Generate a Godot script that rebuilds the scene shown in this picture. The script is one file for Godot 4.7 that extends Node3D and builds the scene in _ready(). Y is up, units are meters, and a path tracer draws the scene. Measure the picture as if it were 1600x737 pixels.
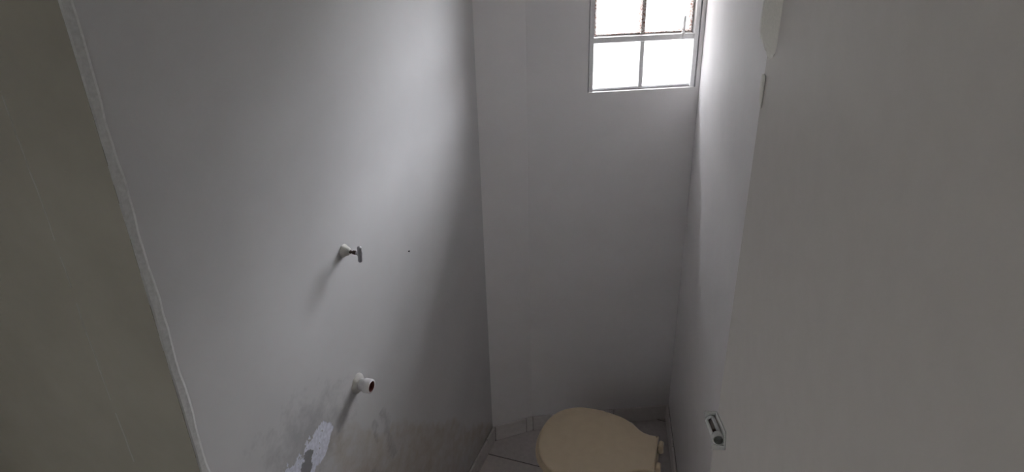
extends Node3D
# A cramped toilet seen from its doorway. x to the right, y up, and the room runs towards -z;
# plan points are written (x, f) with f = -z, the distance into the room.

const FAR := 2.7          # ceiling height
var used_names := {}
var M := {}

# ---------------------------------------------------------------- shape helpers
func v3(x: float, y: float, f: float) -> Vector3:
	return Vector3(x, y, -f)

func begin(smooth := false) -> SurfaceTool:
	var st := SurfaceTool.new()
	st.begin(Mesh.PRIMITIVE_TRIANGLES)
	st.set_smooth_group(0 if smooth else -1)
	return st

func tri(st: SurfaceTool, a: Vector3, b: Vector3, c: Vector3, out: Vector3, uv := PackedVector2Array()) -> void:
	var flip := (c - a).cross(b - a).dot(out) < 0.0
	var p := [a, c, b] if flip else [a, b, c]
	var order := [0, 2, 1] if flip else [0, 1, 2]
	for i in 3:
		if uv.size() == 3:
			st.set_uv(uv[order[i]])
		st.add_vertex(p[i])

func quad(st: SurfaceTool, a: Vector3, b: Vector3, c: Vector3, d: Vector3, out: Vector3) -> void:
	tri(st, a, b, c, out)
	tri(st, a, c, d, out)

# a box with small chamfers, given by its centre and three half axes
func box(st: SurfaceTool, c: Vector3, ax: Vector3, ay: Vector3, az: Vector3, ch := 0.0) -> void:
	var lx := ax.length(); var ly := ay.length(); var lz := az.length()
	var ex := ax / lx; var ey := ay / ly; var ez := az / lz
	var k: float = minf(ch, minf(lx, minf(ly, lz)) * 0.45)
	var at := func(x: float, y: float, z: float) -> Vector3: return c + ex * x + ey * y + ez * z
	for s in [-1.0, 1.0]:
		quad(st, at.call(s * lx, -(ly - k), -(lz - k)), at.call(s * lx, ly - k, -(lz - k)), at.call(s * lx, ly - k, lz - k), at.call(s * lx, -(ly - k), lz - k), ex * s)
		quad(st, at.call(-(lx - k), s * ly, -(lz - k)), at.call(lx - k, s * ly, -(lz - k)), at.call(lx - k, s * ly, lz - k), at.call(-(lx - k), s * ly, lz - k), ey * s)
		quad(st, at.call(-(lx - k), -(ly - k), s * lz), at.call(lx - k, -(ly - k), s * lz), at.call(lx - k, ly - k, s * lz), at.call(-(lx - k), ly - k, s * lz), ez * s)
	if k <= 0.0:
		return
	for s in [-1.0, 1.0]:
		for t in [-1.0, 1.0]:
			quad(st, at.call(s * lx, t * (ly - k), -(lz - k)), at.call(s * lx, t * (ly - k), lz - k), at.call(s * (lx - k), t * ly, lz - k), at.call(s * (lx - k), t * ly, -(lz - k)), ex * s + ey * t)
			quad(st, at.call(s * lx, -(ly - k), t * (lz - k)), at.call(s * lx, ly - k, t * (lz - k)), at.call(s * (lx - k), ly - k, t * lz), at.call(s * (lx - k), -(ly - k), t * lz), ex * s + ez * t)
			quad(st, at.call(-(lx - k), s * ly, t * (lz - k)), at.call(lx - k, s * ly, t * (lz - k)), at.call(lx - k, s * (ly - k), t * lz), at.call(-(lx - k), s * (ly - k), t * lz), ey * s + ez * t)
			for w in [-1.0, 1.0]:
				tri(st, at.call(s * lx, t * (ly - k), w * (lz - k)), at.call(s * (lx - k), t * ly, w * (lz - k)), at.call(s * (lx - k), t * (ly - k), w * lz), ex * s + ey * t + ez * w)

# an upright prism over a plan polygon, its upper rim bevelled by b
func prism(st: SurfaceTool, poly: PackedVector2Array, y0: float, y1: float, b := 0.0) -> void:
	var p := poly.duplicate()
	if Geometry2D.is_polygon_clockwise(p):
		p.reverse()
	var top := p
	if b > 0.0:
		var inner := Geometry2D.offset_polygon(p, -b)
		if inner.size() == 1 and inner[0].size() == p.size():
			top = inner[0]
			if Geometry2D.is_polygon_clockwise(top):
				top.reverse()
			var best := 0
			for i in top.size():
				if top[i].distance_to(p[0]) < top[best].distance_to(p[0]):
					best = i
			var turned := PackedVector2Array()
			for i in top.size():
				turned.append(top[(best + i) % top.size()])
			top = turned
		else:
			b = 0.0
	var n := p.size()
	for i in n:
		var q := p[i]; var r := p[(i + 1) % n]
		var side := (r - q).orthogonal()
		var mid := (q + r) * 0.5
		if Geometry2D.is_point_in_polygon(mid + side.normalized() * 0.0005, p):
			side = -side
		var out := v3(side.x, 0, side.y)
		quad(st, v3(q.x, y0, q.y), v3(r.x, y0, r.y), v3(r.x, y1 - b, r.y), v3(q.x, y1 - b, q.y), out)
		if b > 0.0:
			var q2 := top[i]; var r2 := top[(i + 1) % n]
			quad(st, v3(q.x, y1 - b, q.y), v3(r.x, y1 - b, r.y), v3(r2.x, y1, r2.y), v3(q2.x, y1, q2.y), out.normalized() + Vector3.UP)
	for cap in [[top, y1, Vector3.UP], [p, y0, Vector3.DOWN]]:
		var pts: PackedVector2Array = cap[0]
		var ids := Geometry2D.triangulate_polygon(pts)
		for i in range(0, ids.size(), 3):
			tri(st, v3(pts[ids[i]].x, cap[1], pts[ids[i]].y), v3(pts[ids[i + 1]].x, cap[1], pts[ids[i + 1]].y), v3(pts[ids[i + 2]].x, cap[1], pts[ids[i + 2]].y), cap[2])

# a skin over rings of equally many points; caps close the ends
func loft(st: SurfaceTool, rings: Array, cap_a := true, cap_b := true, inside := false) -> void:
	var mids := []
	for r in rings:
		var m := Vector3.ZERO
		for p in r:
			m += p
		mids.append(m / float(r.size()))
	for k in rings.size() - 1:
		var a: Array = rings[k]; var b: Array = rings[k + 1]
		var n := a.size()
		for i in n:
			var j := (i + 1) % n
			var out: Vector3 = (a[i] + a[j] + b[i] + b[j]) * 0.25 - (mids[k] + mids[k + 1]) * 0.5
			var e: Vector3 = a[j] - a[i]
			var axis: Vector3 = (b[i] + b[j]) - (a[i] + a[j])
			var nn := e.cross(axis)
			if nn.dot(out) < 0.0:
				nn = -nn
			if inside:
				nn = -nn
			quad(st, a[i], a[j], b[j], b[i], nn)
	for cap in [[0, cap_a, 1], [rings.size() - 1, cap_b, rings.size() - 2]]:
		if cap[1]:
			var r: Array = rings[cap[0]]
			var out: Vector3 = mids[cap[0]] - mids[cap[2]]
			for i in r.size():
				tri(st, mids[cap[0]], r[i], r[(i + 1) % r.size()], out)

# rings round an axis: prof holds (distance along the axis, radius)
func turned(o: Vector3, dir: Vector3, prof: Array, n := 20, rough := 0.0, seed_n := 1) -> Array:
	var side := dir.cross(Vector3.UP if absf(dir.y) < 0.9 else Vector3.RIGHT).normalized()
	var up := side.cross(dir).normalized()
	var noise := FastNoiseLite.new()
	noise.seed = seed_n
	noise.frequency = 0.9
	var rings := []
	for q in prof:
		var r := []
		for i in n:
			var t := TAU * i / n
			var k := 1.0 + rough * noise.get_noise_3d(cos(t) * 2.0, sin(t) * 2.0, q[0] * 60.0)
			r.append(o + dir * q[0] + (side * cos(t) + up * sin(t)) * q[1] * k)
		rings.append(r)
	return rings

# ---------------------------------------------------------------- object helpers
func numbered(called: String) -> String:
	var k: int = used_names.get(called, 0)
	used_names[called] = k + 1
	return called if k == 0 else "%s_%03d" % [called, k]

func mesh(st: SurfaceTool, called: String, mat: Material, parent: Node3D = self) -> MeshInstance3D:
	st.generate_normals()
	var o := MeshInstance3D.new()
	o.name = numbered(called) if parent == self else called
	o.mesh = st.commit()
	o.material_override = mat
	o.cast_shadow = GeometryInstance3D.SHADOW_CASTING_SETTING_ON
	parent.add_child(o, true)
	return o

func base(called: String, at: Vector3) -> Node3D:
	var o := Node3D.new()
	o.name = numbered(called)
	add_child(o)
	o.position = at
	return o

func tag(o: Node, label: String, category: String, kind := "") -> void:
	o.set_meta("label", label)
	o.set_meta("category", category)
	if kind:
		o.set_meta("kind", kind)

# ---------------------------------------------------------------- materials
func noise_tex(freq: float, lo: Color, hi: Color, seed_n: int, size := 512, octaves := 5) -> NoiseTexture2D:
	var n := FastNoiseLite.new()
	n.seed = seed_n
	n.noise_type = FastNoiseLite.TYPE_SIMPLEX_SMOOTH
	n.frequency = freq
	n.fractal_octaves = octaves
	var g := Gradient.new()
	g.set_color(0, lo)
	g.set_color(1, hi)
	var t := NoiseTexture2D.new()
	t.width = size; t.height = size
	t.seamless = true
	t.noise = n
	t.color_ramp = g
	return t

func bump_tex(freq: float, seed_n: int, strength: float) -> NoiseTexture2D:
	var n := FastNoiseLite.new()
	n.seed = seed_n
	n.frequency = freq
	n.fractal_octaves = 4
	var t := NoiseTexture2D.new()
	t.width = 512; t.height = 512
	t.seamless = true
	t.as_normal_map = true
	t.bump_strength = strength
	t.noise = n
	return t

func paint(lo: Color, hi: Color, rough: float, freq: float, scale: float, seed_n: int, relief := 0.0) -> StandardMaterial3D:
	var m := StandardMaterial3D.new()
	m.albedo_texture = noise_tex(freq, lo, hi, seed_n)
	m.roughness = rough
	m.uv1_triplanar = true
	m.uv1_world_triplanar = true
	m.uv1_scale = Vector3.ONE * scale
	if relief > 0.0:
		m.normal_enabled = true
		m.normal_texture = bump_tex(0.02, seed_n + 7, 2.0)
		m.normal_scale = relief
	return m

func plain(c: Color, rough: float, metal := 0.0) -> StandardMaterial3D:
	var m := StandardMaterial3D.new()
	m.albedo_color = c
	m.roughness = rough
	m.metallic = metal
	return m

# The paint of the left wall: plain white, with the damp bloom and the peeled patch below the pipe.
const LW_F0 := 0.766
const LW_W := 1.384
const LW_TEX_Y0 := 0.0
const LW_TEX_H := 2.70
func left_wall_paint() -> StandardMaterial3D:
	var w := 700; var h := 1400
	var big := FastNoiseLite.new(); big.seed = 11; big.frequency = 2.2; big.fractal_octaves = 4
	var fine := FastNoiseLite.new(); fine.seed = 12; fine.frequency = 16.0; fine.fractal_octaves = 4
	var grain := FastNoiseLite.new(); grain.seed = 13; grain.frequency = 70.0; grain.fractal_octaves = 3
	var peel := PackedVector2Array([Vector2(1.114, 0.974), Vector2(1.147, 0.932), Vector2(1.130, 0.900), Vector2(1.120, 0.876), Vector2(1.100, 0.872), Vector2(1.068, 0.876), Vector2(1.049, 0.866), Vector2(1.02, 0.80), Vector2(0.98, 0.74), Vector2(0.93, 0.77), Vector2(0.935, 0.86), Vector2(0.925, 0.93), Vector2(0.952, 0.972), Vector2(0.985, 0.958), Vector2(1.012, 0.957), Vector2(1.044, 0.942), Vector2(1.052, 0.970), Vector2(1.079, 0.974)])
	var hole := PackedVector2Array([Vector2(1.046, 0.945), Vector2(1.058, 0.926), Vector2(1.052, 0.900), Vector2(1.036, 0.892), Vector2(1.020, 0.905), Vector2(1.026, 0.930)])
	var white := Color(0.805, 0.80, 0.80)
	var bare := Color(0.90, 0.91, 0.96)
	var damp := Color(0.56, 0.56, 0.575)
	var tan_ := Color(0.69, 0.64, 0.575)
	var img := Image.create(w, h, false, Image.FORMAT_RGB8)
	var hgt := Image.create(w, h, false, Image.FORMAT_L8)
	hgt.fill(Color(0.6, 0.6, 0.6))
	for j in h:
		var y := LW_TEX_H * (1.0 - (j + 0.5) / h)
		for i in w:
			var f := LW_F0 + LW_W * (i + 0.5) / w
			var b := big.get_noise_2d(f, y)
			var c := white * (1.0 + 0.035 * b)
			c.a = 1.0
			var z := 0.6 + 0.10 * b
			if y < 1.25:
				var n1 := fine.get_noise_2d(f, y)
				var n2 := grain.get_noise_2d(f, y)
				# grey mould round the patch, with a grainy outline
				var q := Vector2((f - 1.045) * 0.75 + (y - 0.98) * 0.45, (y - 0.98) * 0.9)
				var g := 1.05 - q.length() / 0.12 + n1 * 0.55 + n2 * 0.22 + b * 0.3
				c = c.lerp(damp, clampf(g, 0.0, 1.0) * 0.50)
				# tan tone under the pipe: a ragged upper line, blotches below
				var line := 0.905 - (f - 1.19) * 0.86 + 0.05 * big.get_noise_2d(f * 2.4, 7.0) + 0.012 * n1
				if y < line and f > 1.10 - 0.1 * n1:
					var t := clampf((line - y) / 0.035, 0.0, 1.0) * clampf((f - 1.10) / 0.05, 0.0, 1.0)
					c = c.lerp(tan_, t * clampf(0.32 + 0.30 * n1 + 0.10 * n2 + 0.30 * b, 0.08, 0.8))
				# dark runs in the tan area
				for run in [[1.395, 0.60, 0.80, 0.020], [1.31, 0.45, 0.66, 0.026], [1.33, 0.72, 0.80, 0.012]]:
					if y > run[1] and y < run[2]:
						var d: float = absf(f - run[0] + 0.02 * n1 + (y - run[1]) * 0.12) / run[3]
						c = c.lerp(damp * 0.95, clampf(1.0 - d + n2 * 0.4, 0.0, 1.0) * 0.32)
				# peeled paint: bare white filler, its rim broken up
				var p := Vector2(f + 0.022 * n1 + 0.006 * n2, y + 0.022 * fine.get_noise_2d(y + 5.0, f) + 0.006 * n2)
				if f < 1.18 and y > 0.7 and y < 1.0:
					if Geometry2D.is_point_in_polygon(p, hole):
						c = damp * 0.95 + Color(0.05, 0.03, 0.05) * n1
						z = 0.62
					elif Geometry2D.is_point_in_polygon(p, peel) and n2 + 0.4 * n1 < 0.62:
						c = bare * (1.0 + 0.10 * n2)
						z = 0.15 + 0.18 * n2
			c.a = 1.0
			img.set_pixel(i, j, c)
			hgt.set_pixel(i, j, Color(z, z, z))
	var m := StandardMaterial3D.new()
	m.albedo_texture = ImageTexture.create_from_image(img)
	m.roughness = 0.62
	m.heightmap_enabled = true
	m.heightmap_texture = ImageTexture.create_from_image(hgt)
	m.heightmap_scale = 0.12
	m.texture_repeat = true
	return m

func make_materials() -> void:
	M.wall = paint(Color(0.925, 0.915, 0.915), Color(0.95, 0.94, 0.94), 0.62, 0.012, 0.7, 3, 0.25)
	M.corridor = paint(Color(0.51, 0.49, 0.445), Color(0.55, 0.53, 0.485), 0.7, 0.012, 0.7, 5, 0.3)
	M.hall = paint(Color(0.84, 0.83, 0.80), Color(0.88, 0.87, 0.84), 0.8, 0.012, 0.7, 6)
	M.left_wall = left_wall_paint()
	M.bead = paint(Color(0.745, 0.745, 0.735), Color(0.82, 0.82, 0.81), 0.6, 0.05, 4.0, 8, 0.5)
	M.filler = plain(Color(0.60, 0.59, 0.555), 0.8)
	M.ceiling = plain(Color(0.93, 0.93, 0.925), 0.9)
	M.door = paint(Color(0.745, 0.725, 0.705), Color(0.765, 0.745, 0.725), 0.5, 0.02, 1.4, 21, 0.12)
	M.door_edge = paint(Color(0.86, 0.85, 0.82), Color(0.93, 0.92, 0.89), 0.55, 0.05, 6.0, 22, 0.3)
	M.rim = plain(Color(0.95, 0.945, 0.93), 0.5)  # near-white, paints the highlight line along the lipping
	M.grout = plain(Color(0.16, 0.14, 0.13), 0.95)
	M.tile = []
	for k in 3:
		var t := paint(Color(0.76 + 0.012 * k, 0.73 + 0.01 * k, 0.72 + 0.01 * k), Color(0.82 + 0.01 * k, 0.79 + 0.01 * k, 0.78), 0.38, 0.025, 3.0, 30 + k)
		M.tile.append(t)
	M.skirting = []
	for k in 3:
		M.skirting.append(paint(Color(0.84 + 0.01 * k, 0.815 + 0.01 * k, 0.805 + 0.01 * k), Color(0.90, 0.88, 0.87), 0.4, 0.025, 3.0, 36 + k))
	M.bedding = plain(Color(0.42, 0.37, 0.35), 0.95)
	M.slab = paint(Color(0.38, 0.36, 0.34), Color(0.47, 0.45, 0.43), 0.85, 0.03, 1.2, 41)
	M.steel = paint(Color(0.90, 0.90, 0.90), Color(0.96, 0.96, 0.96), 0.45, 0.04, 5.0, 51, 0.3)
	# old paint breaking down to rust on the opening light of the window
	var rust := paint(Color(0.5, 0.5, 0.5), Color(0.5, 0.5, 0.5), 0.6, 0.03, 7.0, 61, 0.8)
	var rt := noise_tex(0.03, Color.WHITE, Color.WHITE, 62, 512, 5)
	var g := Gradient.new()
	g.offsets = PackedFloat32Array([0.0, 0.40, 0.47, 0.56, 1.0])
	g.colors = PackedColorArray([Color(0.40, 0.24, 0.17), Color(0.55, 0.37, 0.29), Color(0.74, 0.66, 0.62), Color(0.88, 0.87, 0.86), Color(0.91, 0.91, 0.91)])
	rt.color_ramp = g
	rust.albedo_texture = rt
	M.rust = rust
	var glass := StandardMaterial3D.new()
	glass.albedo_color = Color(0.95, 0.98, 1.0, 0.08)
	glass.transparency = BaseMaterial3D.TRANSPARENCY_ALPHA
	glass.roughness = 0.05
	M.glass = glass
	M.ceramic = plain(Color(0.84, 0.78, 0.68), 0.12)
	M.seat = paint(Color(0.83, 0.755, 0.64), Color(0.855, 0.785, 0.67), 0.32, 0.02, 2.0, 71)
	M.pvc = paint(Color(0.86, 0.85, 0.85), Color(0.94, 0.93, 0.93), 0.35, 0.06, 12.0, 81)
	M.plaster = paint(Color(0.76, 0.75, 0.72), Color(0.85, 0.84, 0.82), 0.85, 0.06, 10.0, 82, 0.8)
	M.chrome = paint(Color(0.60, 0.60, 0.61), Color(0.74, 0.74, 0.75), 0.32, 0.06, 20.0, 91)
	M.chrome.metallic = 0.35
	M.brass = plain(Color(0.30, 0.25, 0.22), 0.45, 0.7)
	M.thread = plain(Color(0.42, 0.22, 0.19), 0.7)
	M.black = plain(Color(0.05, 0.045, 0.04), 0.6)
	M.bolt = paint(Color(0.66, 0.66, 0.65), Color(0.85, 0.85, 0.83), 0.42, 0.06, 16.0, 95, 0.6)
	M.outside = paint(Color(0.58, 0.58, 0.575), Color(0.64, 0.64, 0.635), 0.9, 0.02, 0.5, 101)
	M.concrete = paint(Color(0.62, 0.61, 0.58), Color(0.72, 0.71, 0.68), 0.95, 0.02, 0.7, 102)

# ---------------------------------------------------------------- plan of the room
const XL := -0.90                       # face of the left wall
var PA := Vector2(-0.90, 2.128)         # left wall meets the narrow angled bay
var PB := Vector2(-0.772, 2.235)        # the bay meets the window wall
var WD := Vector2(0.9041, 0.4273)       # along the window wall, to the right
var PC := PB + WD * 0.5635              # window wall meets the right wall
var RD := Vector2(0.2504, -0.9681)      # along the right wall, back to the doorway
var HINGE := Vector2(0.150, 0.360)
var EDGE := Vector2(-0.0319, 1.1796)    # the door's free edge
var DU := Vector2(0.2164, -0.9763)      # along the door, from its free edge to its hinges
var DN := Vector2(-0.9763, -0.2164)     # out of the door's visible face

func _ready() -> void:
	# camera
	var cam := Camera3D.new()
	cam.name = "camera"
	cam.position = Vector3(0, 2.2, 0)
	cam.rotation_degrees = Vector3(-28.8, 20.5, -1.58)
	cam.rotation_order = EULER_ORDER_YXZ
	cam.fov = 34.13
	cam.near = 0.02
	add_child(cam)
	cam.current = true
	# overcast sky, let in by the window and by added openings behind and left of the camera
	var sm := ProceduralSkyMaterial.new()
	sm.sky_top_color = Color(0.96, 0.97, 1.0)
	sm.sky_horizon_color = Color(0.98, 0.98, 1.0)
	sm.ground_horizon_color = Color(0.80, 0.80, 0.79)
	sm.ground_bottom_color = Color(0.62, 0.62, 0.60)
	sm.sky_energy_multiplier = 1.0
	sm.ground_energy_multiplier = 0.5
	var sky := Sky.new()
	sky.sky_material = sm
	var env := Environment.new()
	env.background_mode = Environment.BG_SKY
	env.sky = sky
	env.background_energy_multiplier = 7.0
	env.tonemap_mode = Environment.TONE_MAPPER_LINEAR
	env.tonemap_exposure = 3.05
	env.sdfgi_enabled = true
	env.ssao_enabled = true
	env.ssil_enabled = true
	var we := WorldEnvironment.new()
	we.name = "environment"
	we.environment = env
	add_child(we)

	# the sun, veiled by cloud and low to the right beyond the window
	var sun := DirectionalLight3D.new()
	sun.name = "sun"
	sun.look_at_from_position(Vector3(0.59, 0.36, -0.80), Vector3.ZERO, Vector3.UP)
	sun.light_energy = 2.9
	sun.light_color = Color(0.96, 0.97, 1.0)
	sun.light_angular_distance = 44.0
	sun.sky_mode = DirectionalLight3D.SKY_MODE_LIGHT_ONLY
	sun.shadow_enabled = true
	add_child(sun)

	make_materials()
	build_shell()
	build_floor()
	build_skirting()
	build_window()
	build_door()
	build_toilet()
	build_tap()
	build_pipe()
	build_nail()
	build_outside()

# ---------------------------------------------------------------- room shell
func wall(called: String, poly: Array, y0: float, y1: float, mat: Material, label: String) -> MeshInstance3D:
	var st := begin()
	prism(st, PackedVector2Array(poly), y0, y1)
	var o := mesh(st, called, mat)
	tag(o, label, "wall", "structure")
	return o

func build_shell() -> void:
	# left wall: its face carries the map of the stains
	var st := begin()
	var f0 := LW_F0; var f1 := LW_F0 + LW_W
	for s in [[XL, Vector3.RIGHT], [XL - 0.13, Vector3.LEFT]]:
		var a := v3(s[0], 0, f0); var b := v3(s[0], 0, f1); var c := v3(s[0], FAR, f1); var d := v3(s[0], FAR, f0)
		tri(st, a, b, c, s[1], PackedVector2Array([Vector2(0, 1), Vector2(1, 1), Vector2(1, 0)]))
		tri(st, a, c, d, s[1], PackedVector2Array([Vector2(0, 1), Vector2(1, 0), Vector2(0, 0)]))
	for s in [[f0, Vector3(0, 0, 1)], [f1, Vector3(0, 0, -1)]]:
		var z := PackedVector2Array([Vector2(0.9, 0.1), Vector2(0.92, 0.1), Vector2(0.92, 0.05)])
		tri(st, v3(XL, 0, s[0]), v3(XL - 0.13, 0, s[0]), v3(XL - 0.13, FAR, s[0]), s[1], z)
		tri(st, v3(XL, 0, s[0]), v3(XL - 0.13, FAR, s[0]), v3(XL, FAR, s[0]), s[1], z)
	st.generate_normals()
	st.generate_tangents()
	var lw := MeshInstance3D.new()
	lw.name = numbered("wall_left")
	lw.mesh = st.commit()
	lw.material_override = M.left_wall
	add_child(lw)
	tag(lw, "white painted wall on the left with damp stains and peeled paint", "wall", "structure")

	# wall end that faces the camera, and the plaster skin that stops short of the corner
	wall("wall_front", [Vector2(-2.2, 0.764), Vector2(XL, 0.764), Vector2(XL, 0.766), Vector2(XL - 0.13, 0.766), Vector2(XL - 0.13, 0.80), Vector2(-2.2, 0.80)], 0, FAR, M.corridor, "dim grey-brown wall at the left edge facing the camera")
	st = begin()
	var rows := 90
	var rng := RandomNumberGenerator.new(); rng.seed = 5
	var rag := []
	for i in rows + 1:
		rag.append(-1.066 + 0.0016 * sin(i * 0.37) + rng.randf_range(-0.0012, 0.0012))
	for i in rows:
		var y0 := FAR * i / rows; var y1 := FAR * (i + 1) / rows
		var a: float = rag[i]; var b: float = rag[i + 1]
		quad(st, v3(a, y0, 0.7575), v3(XL - 0.001, y0, 0.7575), v3(XL - 0.001, y1, 0.7575), v3(b, y1, 0.7575), Vector3(0, 0, 1))
		quad(st, v3(a, y0, 0.7575), v3(b, y1, 0.7575), v3(b - 0.0034, y1, 0.764), v3(a - 0.0034, y0, 0.764), Vector3(-1, 0, 1))
		quad(st, v3(XL - 0.001, y0, 0.7575), v3(XL - 0.001, y1, 0.7575), v3(XL - 0.001, y1, 0.764), v3(XL - 0.001, y0, 0.764), Vector3.RIGHT)
	quad(st, v3(-1.066, FAR, 0.7575), v3(XL - 0.001, FAR, 0.7575), v3(XL - 0.001, FAR, 0.764), v3(-1.066, FAR, 0.764), Vector3.UP)
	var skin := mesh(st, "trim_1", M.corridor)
	tag(skin, "flat plaster band with a cracked left edge beside the wall corner", "trim", "structure")
	# a thin broken line of filler along the crack
	st = begin()
	for i in rows:
		if rng.randf() < 0.07:
			continue
		var y0 := FAR * i / rows; var y1 := FAR * (i + 1) / rows
		var a: float = rag[i] + 0.002; var b: float = rag[i + 1] + 0.002
		var w := rng.randf_range(0.0009, 0.0020)
		quad(st, v3(a - w, y0, 0.7575), v3(b - w, y1, 0.7575), v3(b, y1, 0.7569), v3(a, y0, 0.7569), Vector3(-1, 0, 1))
		quad(st, v3(a, y0, 0.7569), v3(b, y1, 0.7569), v3(b + w, y1, 0.7575), v3(a + w, y0, 0.7575), Vector3(1, 0, 1))
	mesh(st, "filler_line", M.filler, skin)
	# corner bead: a hand-filled strip along the corner, lit from the window
	st = begin()
	rag.clear()
	for i in rows + 1:
		rag.append(0.778 + 0.0014 * sin(i * 0.9) + rng.randf_range(-0.0016, 0.0016))
	for i in rows:
		var y0 := FAR * i / rows; var y1 := FAR * (i + 1) / rows
		var a: float = rag[i]; var b: float = rag[i + 1]
		var e0 := 0.7570 + rng.randf_range(-0.0006, 0.0006)
		quad(st, v3(XL, y0, e0), v3(XL, y1, e0), v3(XL + 0.0022, y1, e0 + 0.0025), v3(XL + 0.0022, y0, e0 + 0.0025), Vector3(1, 0, 1))
		quad(st, v3(XL + 0.0022, y0, e0 + 0.0025), v3(XL + 0.0022, y1, e0 + 0.0025), v3(XL + 0.0028, y1, b - 0.006), v3(XL + 0.0028, y0, a - 0.006), Vector3.RIGHT)
		quad(st, v3(XL + 0.0028, y0, a - 0.006), v3(XL + 0.0028, y1, b - 0.006), v3(XL + 0.0003, y1, b), v3(XL + 0.0003, y0, a), Vector3(1, 0, -0.4))
	var bead := mesh(st, "trim_2", M.bead)
	tag(bead, "thin uneven filler strip running down the left wall corner", "trim", "structure")

	# narrow angled bay between the left wall and the window wall
	var nb := (PB - PA).normalized()
	var outb := Vector2(-nb.y, nb.x)
	wall("wall_bay", [PA, PB, PB + outb * 0.13 + nb * 0.04, PA + outb * 0.13 - nb * 0.12], 0, FAR, M.wall, "narrow white wall strip between the stained wall and the window wall")

	# right wall, mostly behind the door
	var outr := Vector2(-RD.y, RD.x)
	wall("wall_right", [PC, PC + RD * 2.25, PC + RD * 2.25 + outr * 0.13, PC + outr * 0.13 - RD * 0.14], 0, FAR, M.wall, "white wall on the right, half hidden behind the open door")

	# the rest of the space behind the camera
	wall("wall_hall_right_return", [HINGE + Vector2(0.02, -0.10), Vector2(1.2, 0.26), Vector2(1.2, 0.36), HINGE + Vector2(0.02, 0.0)], 0, FAR, M.hall, "hall wall beside the door hinges, behind the camera to the right")
	wall("wall_hall_right", [Vector2(1.2, -1.9), Vector2(1.32, -1.9), Vector2(1.32, 0.40), Vector2(1.2, 0.40)], 0, FAR, M.hall, "side wall of the hall, out of view on the right")
	st = begin()  # high opening here is added to lift the fill on the back wall
	for r in [[-2.2, -0.52, 0.0, FAR], [-0.18, 1.2, 0.0, FAR], [-0.52, -0.18, 0.0, 2.05], [-0.52, -0.18, 2.35, FAR]]:
		box(st, v3((r[0] + r[1]) / 2, (r[2] + r[3]) / 2, -1.84), Vector3((r[1] - r[0]) / 2, 0, 0), Vector3(0, (r[3] - r[2]) / 2, 0), Vector3(0, 0, 0.06))
	tag(mesh(st, "wall_hall_back", M.hall), "hall wall behind the camera with a small high opening added for fill light, out of view", "wall", "structure")
	st = begin()
	var of0 := -0.39; var of1 := -0.18; var oy := 2.05  # added opening, placed and sized for its fill light on jamb and door
	for r in [[-1.78, of0, 0.0, FAR], [of1, 0.764, 0.0, FAR], [of0, of1, oy, FAR]]:
		box(st, v3(-2.14, (r[2] + r[3]) / 2, (r[0] + r[1]) / 2), Vector3(0.06, 0, 0), Vector3(0, (r[3] - r[2]) / 2, 0), Vector3(0, 0, (r[1] - r[0]) / 2))
	tag(mesh(st, "wall_hall_left", M.hall), "side wall of the hall with a narrow opening added for fill light, out of view on the left", "wall", "structure")
	st = begin()
	box(st, v3(-0.4, FAR + 0.06, 0.5), Vector3(1.85, 0, 0), Vector3(0, 0.06, 0), Vector3(0, 0, 2.45))
	tag(mesh(st, "ceiling", M.ceiling), "flat white ceiling above the toilet and hall", "ceiling", "structure")

# ---------------------------------------------------------------- floor of tiles
func room_poly() -> PackedVector2Array:
	return PackedVector2Array([Vector2(XL, 0.78), PA, PB, PC, PC + RD * 2.15, Vector2(XL, 0.40)])

func build_floor() -> void:
	var fl := base("floor", Vector3.ZERO)
	tag(fl, "grey tiled floor with dark joints under the toilet", "floor", "structure")
	var st := begin()
	box(st, v3(-0.4, -0.058, 0.4), Vector3(1.8, 0, 0), Vector3(0, 0.05, 0), Vector3(0, 0, 2.36))
	mesh(st, "slab", M.slab, fl)
	var rp := room_poly()
	st = begin()
	prism(st, rp, -0.0078, -0.0025)
	mesh(st, "grout", M.grout, fl)
	var s := 0.40
	var rng := RandomNumberGenerator.new(); rng.seed = 9
	for i in range(-1, 6):
		for j in range(-6, 2):
			var x0 := XL + 0.004 + s * i; var f0 := 2.052 + s * j
			var g := 0.0022
			var t := PackedVector2Array([Vector2(x0 + g, f0 + g), Vector2(x0 + s - g, f0 + g), Vector2(x0 + s - g, f0 + s - g), Vector2(x0 + g, f0 + s - g)])
			for piece in Geometry2D.intersect_polygons(t, Geometry2D.offset_polygon(rp, -0.006)[0]):
				st = begin()
				prism(st, piece, -0.006, rng.randf_range(-0.0003, 0.0004), 0.0012)
				mesh(st, "tile", M.tile[rng.randi() % 3], fl)

func skirt(called: String, a: Vector2, b: Vector2, inward: Vector2, start: float, hgt: float, label: String) -> void:
	var o := base(called, Vector3.ZERO)
	tag(o, label, "baseboard", "structure")
	var d := (b - a).normalized()
	var n := a.distance_to(b)
	var st := begin()
	prism(st, PackedVector2Array([a, b, b + inward * 0.006, a + inward * 0.006]), 0.0, hgt - 0.006)
	mesh(st, "bedding", M.bedding, o)
	var at := start
	var k := 0
	while at < n:
		var p := maxf(at + 0.0012, 0.0); var q := minf(at + 0.33 - 0.0012, n)
		if q - p > 0.01:
			st = begin()
			prism(st, PackedVector2Array([a + d * p + inward * 0.002, a + d * q + inward * 0.002, a + d * q + inward * 0.010, a + d * p + inward * 0.010]), 0.003, hgt, 0.002)
			mesh(st, "tile", M.skirting[k % 3], o)
		at += 0.33
		k += 1

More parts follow.
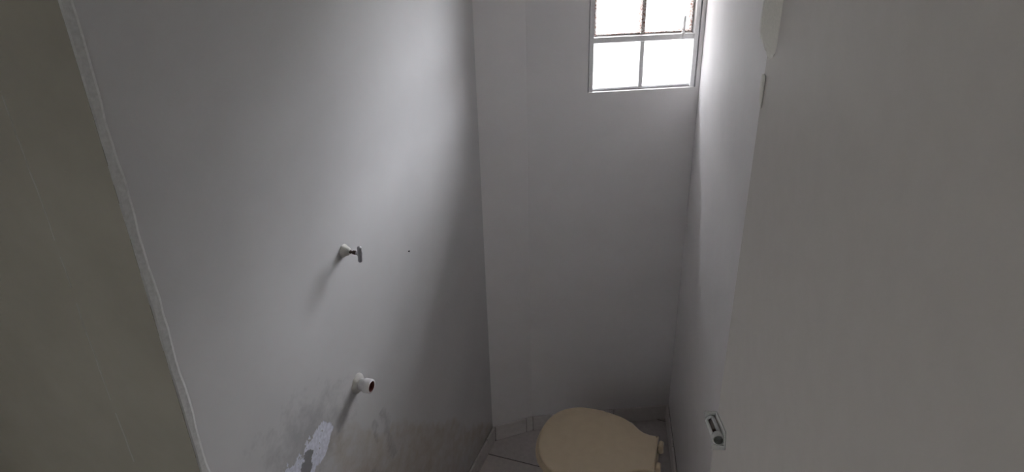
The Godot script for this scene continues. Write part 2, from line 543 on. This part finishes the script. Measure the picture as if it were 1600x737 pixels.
func build_skirting() -> void:
	skirt("baseboard_left", Vector2(XL, 0.80), PA, Vector2(1, 0), -0.07, 0.074, "low row of skirting tiles along the stained left wall")
	var nb := (PB - PA).normalized()
	skirt("baseboard_bay", PA + nb * 0.01, PB, Vector2(nb.y, -nb.x), -0.2, 0.074, "short skirting tile at the foot of the narrow wall strip")
	skirt("baseboard_right", PC + RD * 0.012, PC + RD * 1.2, Vector2(RD.y, -RD.x), -0.1, 0.074, "skirting tiles along the right wall behind the toilet")
	skirt("baseboard_back", PB + WD * 0.004, PC, Vector2(WD.y, -WD.x), 0.0, 0.074, "skirting tiles under the window behind the toilet")

# ---------------------------------------------------------------- window
func build_window() -> void:
	var s0 := 0.1966; var s1 := 0.5500       # along the wall from PB
	var y0 := 1.408; var y1 := 1.985
	var out2 := Vector2(-WD.y, WD.x)        # away from the room
	var th := 0.055
	# the wall round the opening: one piece with a hole
	var st := begin()
	var wd3 := v3(WD.x, 0, WD.y); var o3 := v3(out2.x, 0, out2.y); var b3 := v3(PB.x, 0, PB.y)
	var at := func(s: float, y: float, t: float) -> Vector3: return b3 + wd3 * s + Vector3.UP * y + o3 * t
	var e := 0.5635
	for t in [0.0, th]:
		var dir: Vector3 = -o3 if t == 0.0 else o3
		for r in [[0.0, s0, 0.0, FAR], [s1, e, 0.0, FAR], [s0, s1, 0.0, y0], [s0, s1, y1, FAR]]:
			quad(st, at.call(r[0], r[2], t), at.call(r[1], r[2], t), at.call(r[1], r[3], t), at.call(r[0], r[3], t), dir)
	quad(st, at.call(s0, y0, 0), at.call(s1, y0, 0), at.call(s1, y0, th), at.call(s0, y0, th), Vector3.UP)
	quad(st, at.call(s0, y1, 0), at.call(s1, y1, 0), at.call(s1, y1, th), at.call(s0, y1, th), Vector3.DOWN)
	quad(st, at.call(s0, y0, 0), at.call(s0, y1, 0), at.call(s0, y1, th), at.call(s0, y0, th), wd3)
	quad(st, at.call(s1, y0, 0), at.call(s1, y1, 0), at.call(s1, y1, th), at.call(s1, y0, th), -wd3)
	quad(st, at.call(0, 0, 0), at.call(0, FAR, 0), at.call(0, FAR, th), at.call(0, 0, th), -wd3)
	quad(st, at.call(e, 0, 0), at.call(e, FAR, 0), at.call(e, FAR, th), at.call(e, 0, th), wd3)
	tag(mesh(st, "wall_back", M.wall), "white wall with the small window above the toilet", "wall", "structure")

	# a ridge bar: foot width w on the glass line, standing d into the room with a narrow nose
	var ridge := func(m: SurfaceTool, p: Vector3, q: Vector3, across: Vector3, w: float, nose: float, t_glass: float, d: float) -> void:
		var pts := []
		for k in [[-w, 0.010], [-w, 0.0], [-nose, -d], [nose, -d], [w, 0.0], [w, 0.010]]:
			pts.append(across * k[0] + o3 * (t_glass + k[1]))
		var ra := []; var rb := []
		for k in pts:
			ra.append(p + k); rb.append(q + k)
		loft(m, [ra, rb])
	var win := base("window_1", Vector3.ZERO)
	tag(win, "small white steel window with rusty glazing bars, high on the wall", "window", "structure")
	var tg := 0.029                          # glass plane, behind the wall face
	var fw := 0.010
	var ym := 1.573                          # transom
	var sm := 0.3685                         # upright bars
	# outer frame: four mitred-looking sides
	st = begin()
	ridge.call(st, at.call(s0 + fw, y0, 0), at.call(s0 + fw, y1, 0), wd3, fw, 0.0065, tg, 0.026)
	ridge.call(st, at.call(s1 - fw, y0, 0), at.call(s1 - fw, y1, 0), wd3, fw, 0.0065, tg, 0.026)
	ridge.call(st, at.call(s0, y0 + fw * 0.6, 0), at.call(s1, y0 + fw * 0.6, 0), Vector3.UP, fw * 0.6, 0.003, tg, 0.016)
	ridge.call(st, at.call(s0, y1 - fw, 0), at.call(s1, y1 - fw, 0), Vector3.UP, fw, 0.005, tg, 0.022)
	mesh(st, "frame", M.steel, win)
	st = begin()
	ridge.call(st, at.call(s0 + 0.012, ym, 0), at.call(s1 - 0.012, ym, 0), Vector3.UP, 0.0105, 0.0085, tg, 0.024)
	mesh(st, "transom", M.steel, win)
	st = begin()
	ridge.call(st, at.call(sm, y0 + 0.008, 0), at.call(sm, ym - 0.009, 0), wd3, 0.0078, 0.0062, tg, 0.024)
	mesh(st, "glazing_bar", M.steel, win)
	# opening light above the transom: thin rusty frame and bars
	st = begin()
	ridge.call(st, at.call(s0 + 0.0235, ym + 0.010, 0), at.call(s0 + 0.0235, y1 - 0.016, 0), wd3, 0.0045, 0.002, tg, 0.012)
	ridge.call(st, at.call(s1 - 0.0235, ym + 0.010, 0), at.call(s1 - 0.0235, y1 - 0.016, 0), wd3, 0.0045, 0.002, tg, 0.012)
	ridge.call(st, at.call(s0 + 0.020, ym + 0.0135, 0), at.call(s1 - 0.020, ym + 0.0135, 0), Vector3.UP, 0.0035, 0.0015, tg, 0.010)
	ridge.call(st, at.call(s0 + 0.020, y1 - 0.018, 0), at.call(s1 - 0.020, y1 - 0.018, 0), Vector3.UP, 0.0045, 0.002, tg, 0.012)
	mesh(st, "sash", M.rust, win)
	st = begin()
	ridge.call(st, at.call(sm, ym + 0.014, 0), at.call(sm, y1 - 0.018, 0), wd3, 0.0075, 0.0060, tg, 0.022)
	mesh(st, "glazing_bar", M.rust, win)
	var yr := 1.775
	st = begin()
	ridge.call(st, at.call(s0 + 0.024, yr, 0), at.call(s1 - 0.024, yr, 0), Vector3.UP, 0.0055, 0.0022, tg, 0.012)
	mesh(st, "glazing_bar", M.rust, win)
	# panes
	for r in [[s0 + 0.016, sm - 0.004, y0 + 0.008, ym - 0.006], [sm + 0.004, s1 - 0.016, y0 + 0.008, ym - 0.006], [s0 + 0.022, sm - 0.004, ym + 0.012, yr - 0.004], [sm + 0.004, s1 - 0.022, ym + 0.012, yr - 0.004], [s0 + 0.022, sm - 0.004, yr + 0.004, y1 - 0.018], [sm + 0.004, s1 - 0.022, yr + 0.004, y1 - 0.018]]:
		st = begin()
		quad(st, at.call(r[0], r[2], tg + 0.005), at.call(r[1], r[2], tg + 0.005), at.call(r[1], r[3], tg + 0.005), at.call(r[0], r[3], tg + 0.005), -o3)
		mesh(st, "pane", M.glass, win)
	# peg stay on the transom, at the right
	var hs := 0.4985
	st = begin()
	box(st, at.call(hs, ym + 0.002, 0.010), wd3 * 0.0055, Vector3.UP * 0.012, o3 * 0.006, 0.002)
	var h := mesh(st, "stay", M.steel, win)
	st = begin()
	box(st, at.call(hs + 0.002, ym + 0.036, 0.012), wd3 * 0.0040, (Vector3.UP + wd3 * 0.05) * 0.026, o3 * 0.003, 0.002)
	mesh(st, "stay_arm", M.steel, h)
	st = begin()
	loft(st, turned(at.call(hs - 0.003, ym + 0.022, 0.001), o3, [[0.0, 0.0028], [0.006, 0.003], [0.012, 0.003]], 10))
	mesh(st, "stay_peg", M.rust, h)

# ---------------------------------------------------------------- door
func build_door() -> void:
	var door := base("door_1", Vector3.ZERO)
	tag(door, "plain off-white door standing open across the right of the view", "door", "structure")
	var e3 := v3(EDGE.x, 0, EDGE.y); var u3 := v3(DU.x, 0, DU.y); var n3 := v3(DN.x, 0, DN.y)
	var at := func(u: float, y: float, n: float) -> Vector3: return e3 + u3 * u + Vector3.UP * y + n3 * n
	var st := begin()
	var dw := 0.845
	box(st, at.call(dw / 2, 1.095, -0.0175), u3 * dw / 2, Vector3.UP * 1.085, n3 * 0.0175, 0.0015)
	mesh(st, "panel", M.door, door)
	# the lipping on the free edge has swollen off the panel at the top and broken away below
	st = begin(true)
	var rings := []
	var rng := RandomNumberGenerator.new(); rng.seed = 3
	for k in [[1.878, 0.0005, 0.0030], [1.886, 0.003, 0.0045], [1.895, 0.0075, 0.006], [1.905, 0.0120, 0.007], [1.915, 0.0145, 0.007], [1.930, 0.0150, 0.007], [1.960, 0.0140, 0.007], [2.02, 0.0125, 0.007], [2.10, 0.010, 0.007], [2.178, 0.008, 0.007]]:
		var r := []
		var lift: float = k[1]; var half: float = k[2]
		for q in [[-0.004, -0.20], [-0.005, 0.55], [-0.003, 0.9], [0.0, 1.0], [0.004, 0.97], [0.012, 0.84], [0.030, 0.50], [0.055, 0.14], [0.070, -0.20]]:
			r.append(at.call(q[0] * (0.4 + half * 86.0), k[0], lift * q[1] - 0.0004 + rng.randf_range(-0.0002, 0.0002)))
		rings.append(r)
	loft(st, rings)
	var lip := mesh(st, "lipping", M.door_edge, door)
	lip.set_meta("label", "swollen pale edge strip coming off the door")
	st = begin(true)  # added tube: its pale colour stands in for a lit edge
	rings = []
	for k in [[1.886, 0.003], [1.890, 0.0050], [1.895, 0.0075], [1.905, 0.0120], [1.915, 0.0145], [1.930, 0.0150], [1.960, 0.0140], [2.02, 0.0125], [2.10, 0.010], [2.17, 0.008]]:
		var r := []
		for i in 8:
			var t := TAU * i / 8
			r.append(at.call(0.0002 + 0.0022 * sin(t), k[0], k[1] + 0.0014 * cos(t)))
		rings.append(r)
	loft(st, rings)
	var highlight := mesh(st, "highlight_rim", M.rim, lip)
	highlight.set_meta("label", "near-white tube painting a bright highlight along the edge strip")
	st = begin(true)
	rings = []
	for k in [[1.800, 0.0003, 0.001], [1.808, 0.0022, 0.0025], [1.822, 0.0034, 0.003], [1.838, 0.0042, 0.003], [1.848, 0.0036, 0.003], [1.851, 0.0008, 0.001]]:
		var r := []
		for i in 10:
			var t := TAU * i / 10
			r.append(at.call(0.006 + k[2] * 4.0 * sin(t), k[0], k[1] * 0.5 + (k[1] * 0.5 + 0.0004) * cos(t)))
		rings.append(r)
	loft(st, rings)
	mesh(st, "splinter", M.door_edge, door)
	build_bolt(door, at, u3, n3)

# a barrel bolt screwed to the door's face near its free edge, hanging askew
func build_bolt(door: Node3D, at: Callable, u3: Vector3, n3: Vector3) -> void:
	var o: Vector3 = at.call(0.002, 1.172, 0.0)
	var ax := (u3 * 0.105 + Vector3.UP * 0.046).normalized()     # from the far end to the near end
	var hp := ax.cross(n3).normalized()
	if hp.y < 0.0:
		hp = -hp
	var ln := 0.108
	var st := begin()
	box(st, o + ax * (ln / 2) + n3 * 0.0015, ax * (ln / 2 + 0.004), hp * 0.017, n3 * 0.0015, 0.0007)
	var plate := mesh(st, "bolt_plate", M.bolt, door)
	plate.set_meta("label", "grey metal plate of the barrel bolt on the door edge")
	# barrel, open along a slot that faces up and out
	var c := o + n3 * 0.0125
	st = begin(true)
	var arc := func(r: float, a0: float, a1: float, d: float) -> Array:
		var pts := []
		for i in 17:
			var t := lerpf(a0, a1, i / 16.0)
			pts.append(c + ax * d + (n3 * cos(t) + hp * sin(t)) * r)
		for i in 17:
			var t := lerpf(a1, a0, i / 16.0)
			pts.append(c + ax * d + (n3 * cos(t) + hp * sin(t)) * (r - 0.0024))
		return pts
	var mid := deg_to_rad(62.0)
	var gap := deg_to_rad(24.0)
	loft(st, [arc.call(0.0105, mid + gap, mid + TAU - gap, 0.014), arc.call(0.0105, mid + gap, mid + TAU - gap, ln - 0.018)])
	for r in [[0.0, 0.014], [ln - 0.018, ln]]:
		var full := [arc.call(0.0105, 0.0, TAU - 0.001, r[0]), arc.call(0.0105, 0.0, TAU - 0.001, r[1])]
		loft(st, full, false, false)
		for k in 2:
			var ring: Array = full[k]
			for i in 16:
				quad(st, ring[i], ring[i + 1], ring[32 - i], ring[33 - i], ax * (-1.0 if k == 0 else 1.0))
	mesh(st, "bolt_barrel", M.bolt, door)
	st = begin(true)
	loft(st, turned(c, ax, [[-0.022, 0.001], [-0.021, 0.0052], [-0.019, 0.006], [ln - 0.045, 0.006], [ln - 0.044, 0.0055]], 14))
	mesh(st, "bolt_rod", M.brass, door)
	# turned-up end flanges
	st = begin()
	box(st, o + ax * (ln + 0.001) - hp * 0.013 + n3 * 0.012, ax * 0.0015, hp * 0.004, n3 * 0.012, 0.0006)
	box(st, o + ax * (ln + 0.001) - hp * 0.0 + n3 * 0.0010, ax * 0.0015, hp * 0.017, n3 * 0.0020, 0.0006)
	box(st, o - ax * 0.002 + hp * 0.011 + n3 * 0.012, ax * 0.0015, hp * 0.006, n3 * 0.012, 0.0006)
	mesh(st, "bolt_flange", M.bolt, door)

# ---------------------------------------------------------------- toilet
# The pan stands against the right wall and looks towards the left wall. Local frame: a = forwards, b = to its far side.
const LID_A := [0.0, 0.03, 0.06, 0.09, 0.124, 0.155, 0.19, 0.231, 0.275, 0.312, 0.338, 0.361, 0.376, 0.381]
const LID_W := [0.076, 0.078, 0.094, 0.116, 0.134, 0.144, 0.152, 0.156, 0.153, 0.139, 0.120, 0.090, 0.050, 0.0]
func lid_ring(a0: float, a1: float, half: float, rear: float, grow: float, y: float) -> Array:
	# plan outline: flat back, a waist, then a long egg
	var ctl := []
	var n := LID_A.size()
	for i in n:
		var w: float = LID_W[i] * half / 0.156
		w = lerpf(rear, w, smoothstep(0.0, 0.10, LID_A[i]))
		ctl.append(Vector2(a0 + (a1 - a0) * LID_A[i] / 0.381, w))
	for i in range(n - 2, -1, -1):
		ctl.append(Vector2(ctl[i].x, -ctl[i].y))
	var flat := []
	for i in ctl.size() - 1:
		var p0: Vector2 = ctl[maxi(i - 1, 0)]; var p3: Vector2 = ctl[mini(i + 2, ctl.size() - 1)]
		for k in 3:
			flat.append(ctl[i].cubic_interpolate(ctl[i + 1], p0, p3, k / 3.0))
	flat.append(ctl[-1])
	for k in range(1, 4):
		flat.append(ctl[-1].lerp(ctl[0], k / 4.0))
	var pts := []
	var m := flat.size()
	for i in m:
		var e: Vector2 = (flat[(i + 1) % m] - flat[i]).normalized() + (flat[i] - flat[(i + m - 1) % m]).normalized()
		var out := Vector2(-e.y, e.x).normalized()
		var q: Vector2 = flat[i] + out * grow
		pts.append(Vector3(q.x, y, q.y))
	return pts

func build_toilet() -> void:
	var th := deg_to_rad(-5.0)
	var e1 := Vector2(-cos(th), sin(th)); var e2 := Vector2(sin(th), cos(th))
	var cp := e1 * 0.20 + e2 * 1.846
	var t := base("toilet", v3(cp.x, 0, cp.y))
	tag(t, "cream toilet with its lid closed, in the corner under the window", "toilet")
	var loc := func(p: Vector3) -> Vector3:
		var q := e1 * p.x + e2 * p.z
		return v3(q.x, p.y, q.y)
	var place := func(rings: Array) -> Array:
		var res := []
		for r in rings:
			var k := []
			for p in r:
				k.append(loc.call(p))
			res.append(k)
		return res
	var a0 := -0.143; var a1 := 0.236
	# pan: foot, waist and flared bowl
	var st := begin(true)
	var rings := []
	for k in [[0.0, 0.105, 0.10, -0.10, 0.13], [0.012, 0.108, 0.10, -0.10, 0.135], [0.05, 0.100, 0.098, -0.11, 0.12], [0.14, 0.092, 0.09, -0.13, 0.10], [0.22, 0.108, 0.095, -0.145, 0.13], [0.30, 0.138, 0.095, -0.145, 0.185], [0.345, 0.152, 0.09, -0.148, 0.215], [0.362, 0.155, 0.085, -0.150, 0.224], [0.375, 0.155, 0.082, -0.150, 0.226], [0.381, 0.150, 0.078, -0.146, 0.220]]:
		rings.append(lid_ring(k[3], k[4], k[1], k[2], 0.0, k[0]))
	loft(st, place.call(rings))
	mesh(st, "bowl", M.ceramic, t)
	# waste pipe into the wall
	st = begin(true)
	loft(st, turned(loc.call(Vector3(-0.11, 0.16, 0)), loc.call(Vector3(-1, 0, 0)), [[0.0, 0.048], [0.08, 0.048], [0.081, 0.056], [0.102, 0.056]], 24))
	mesh(st, "waste_pipe", M.pvc, t)
	# seat ring: an annulus with rounded edges
	st = begin(true)
	var g := 0.007
	var outer := []
	for k in [[0.384, -0.004], [0.388, 0.0], [0.396, 0.0005], [0.400, -0.003]]:
		outer.append(lid_ring(a0 + 0.012, a1, 0.160, 0.078, g + k[1], k[0]))
	var inner := []
	for k in [[0.400, -0.055], [0.394, -0.060], [0.388, -0.060], [0.384, -0.055]]:
		inner.append(lid_ring(a0 + 0.030, a1 - 0.004, 0.160, 0.078, k[1], k[0]))
	loft(st, place.call(outer + inner + [outer[0]]), false, false)
	mesh(st, "seat", M.seat, t)
	# lid: thin shell with a rounded rim and a faint crown
	st = begin(true)
	rings = []
	for k in [[0.4035, -0.006], [0.404, -0.002], [0.407, 0.0], [0.412, 0.0], [0.4155, -0.0018], [0.4175, -0.005], [0.4185, -0.012], [0.4200, -0.045], [0.4210, -0.080]]:
		var d: float = k[1]
		if d > -0.02:
			rings.append(lid_ring(a0, a1, 0.161, 0.078, d, k[0]))
		else:
			rings.append(lid_ring(a0 - d, a1 + d, 0.161 + d * 0.8, 0.078 + d * 0.45, 0.0, k[0]))
	loft(st, place.call(rings))
	mesh(st, "lid", M.seat, t)
	for s in [-1.0, 1.0]:
		st = begin(true)
		var p: Vector3 = loc.call(Vector3(a0 - 0.010, 0.405, s * 0.048 - 0.014))
		loft(st, turned(p, loc.call(Vector3(0, 0, 1)), [[0.0, 0.006], [0.001, 0.0085], [0.027, 0.0085], [0.028, 0.006]], 16))
		loft(st, turned(loc.call(Vector3(a0 - 0.010, 0.378, s * 0.048)), Vector3.UP, [[0.0, 0.010], [0.020, 0.0085], [0.028, 0.007]], 14))
		mesh(st, "hinge", M.seat, t)

# ---------------------------------------------------------------- things on the left wall
func build_tap() -> void:
	var p := v3(XL, 1.331, 1.300)
	var o := base("stop_tap", p)
	tag(o, "small metal stop tap with T-handle sticking out of the left wall", "tap")
	var ax := Vector3.RIGHT
	var st := begin(true)
	loft(st, turned(Vector3.ZERO, ax, [[-0.002, 0.0165], [0.002, 0.0155], [0.006, 0.0125], [0.011, 0.0100], [0.015, 0.0085], [0.0175, 0.0065], [0.018, 0.004]], 22, 0.22, 4))
	mesh(st, "plaster_collar", M.plaster, o)
	st = begin(true)
	loft(st, turned(Vector3.ZERO, ax, [[0.015, 0.0042], [0.020, 0.0042], [0.0205, 0.0034], [0.024, 0.0030], [0.0255, 0.0048], [0.032, 0.0050], [0.0335, 0.0036], [0.040, 0.0036]], 16))
	mesh(st, "spindle", M.brass, o)
	st = begin(true)
	var lean := Vector3(0.10, 1.0, 0.06).normalized()
	var c := Vector3(0.0425, -0.002, 0)
	loft(st, turned(c - lean * 0.0215, lean, [[0.0, 0.0015], [0.0012, 0.0042], [0.004, 0.0054], [0.012, 0.0050], [0.0215, 0.0058], [0.031, 0.0050], [0.039, 0.0054], [0.0418, 0.0042], [0.043, 0.0015]], 18))
	loft(st, turned(Vector3.ZERO, ax, [[0.034, 0.0042], [0.0385, 0.0060], [0.0425, 0.0062], [0.0475, 0.0052], [0.0485, 0.003]], 16))
	mesh(st, "handle", M.chrome, o)

func build_pipe() -> void:
	var p := v3(XL, 0.963, 1.275)
	var o := base("pipe_stub", p)
	tag(o, "short white plastic pipe stub with open end low on the left wall", "pipe")
	var ax := Vector3.RIGHT
	var st := begin(true)
	loft(st, turned(Vector3.ZERO, ax, [[-0.002, 0.027], [0.003, 0.026], [0.007, 0.0225], [0.010, 0.018]], 22, 0.20, 9))
	mesh(st, "plaster_collar", M.plaster, o)
	st = begin(true)
	var prof := [[0.0, 0.0155], [0.020, 0.0155], [0.0215, 0.0180], [0.0225, 0.0185], [0.040, 0.0185], [0.0412, 0.0175], [0.0412, 0.0140], [0.040, 0.0133]]
	loft(st, turned(Vector3.ZERO, ax, prof, 26), false, false)
	mesh(st, "socket", M.pvc, o)
	st = begin(true)
	var bore := []
	for k in 7:
		bore.append([0.0405 - 0.003 * k, 0.0134 if k % 2 == 0 else 0.0124])
	bore.append([0.018, 0.001])
	loft(st, turned(Vector3.ZERO, ax, bore, 26), false, true, true)
	mesh(st, "thread", M.thread, o)

func build_nail() -> void:
	var o := base("nail", v3(XL, 1.165, 1.5994))
	tag(o, "tiny black nail head in the left wall", "nail")
	var st := begin(true)
	loft(st, turned(Vector3.ZERO, Vector3.RIGHT, [[-0.01, 0.001], [0.002, 0.001], [0.0022, 0.0022], [0.0032, 0.0024], [0.0036, 0.0018]], 12))
	mesh(st, "shank", M.black, o)

# ---------------------------------------------------------------- outside the window
func build_outside() -> void:
	var out2 := Vector2(-WD.y, WD.x)
	var c := PB + WD * 0.37 + out2 * 1.8
	wall("wall_neighbour", [c - WD * 7.0, c + WD * 0.95, c + WD * 0.95 + out2 * 0.15, c - WD * 7.0 + out2 * 0.15], -0.11, 3.2, M.outside, "pale boundary wall outside, seen glaring through the window panes")
	var e := begin()
	prism(e, PackedVector2Array([PB - WD * 1.4 + out2 * 0.10, PC + WD * 1.6 + out2 * 0.10, PC + WD * 1.6 + out2 * 1.0, PB - WD * 1.4 + out2 * 1.0]), FAR, FAR + 0.118)
	tag(mesh(e, "roof_eave", M.concrete), "concrete roof overhang outside above the window", "roof", "structure")
	var st := begin()
	box(st, v3(0, -0.16, 1.0), Vector3(14, 0, 0), Vector3(0, 0.05, 0), Vector3(0, 0, 14))
	tag(mesh(st, "ground", M.concrete), "bare concrete ground outside the building", "ground", "structure")
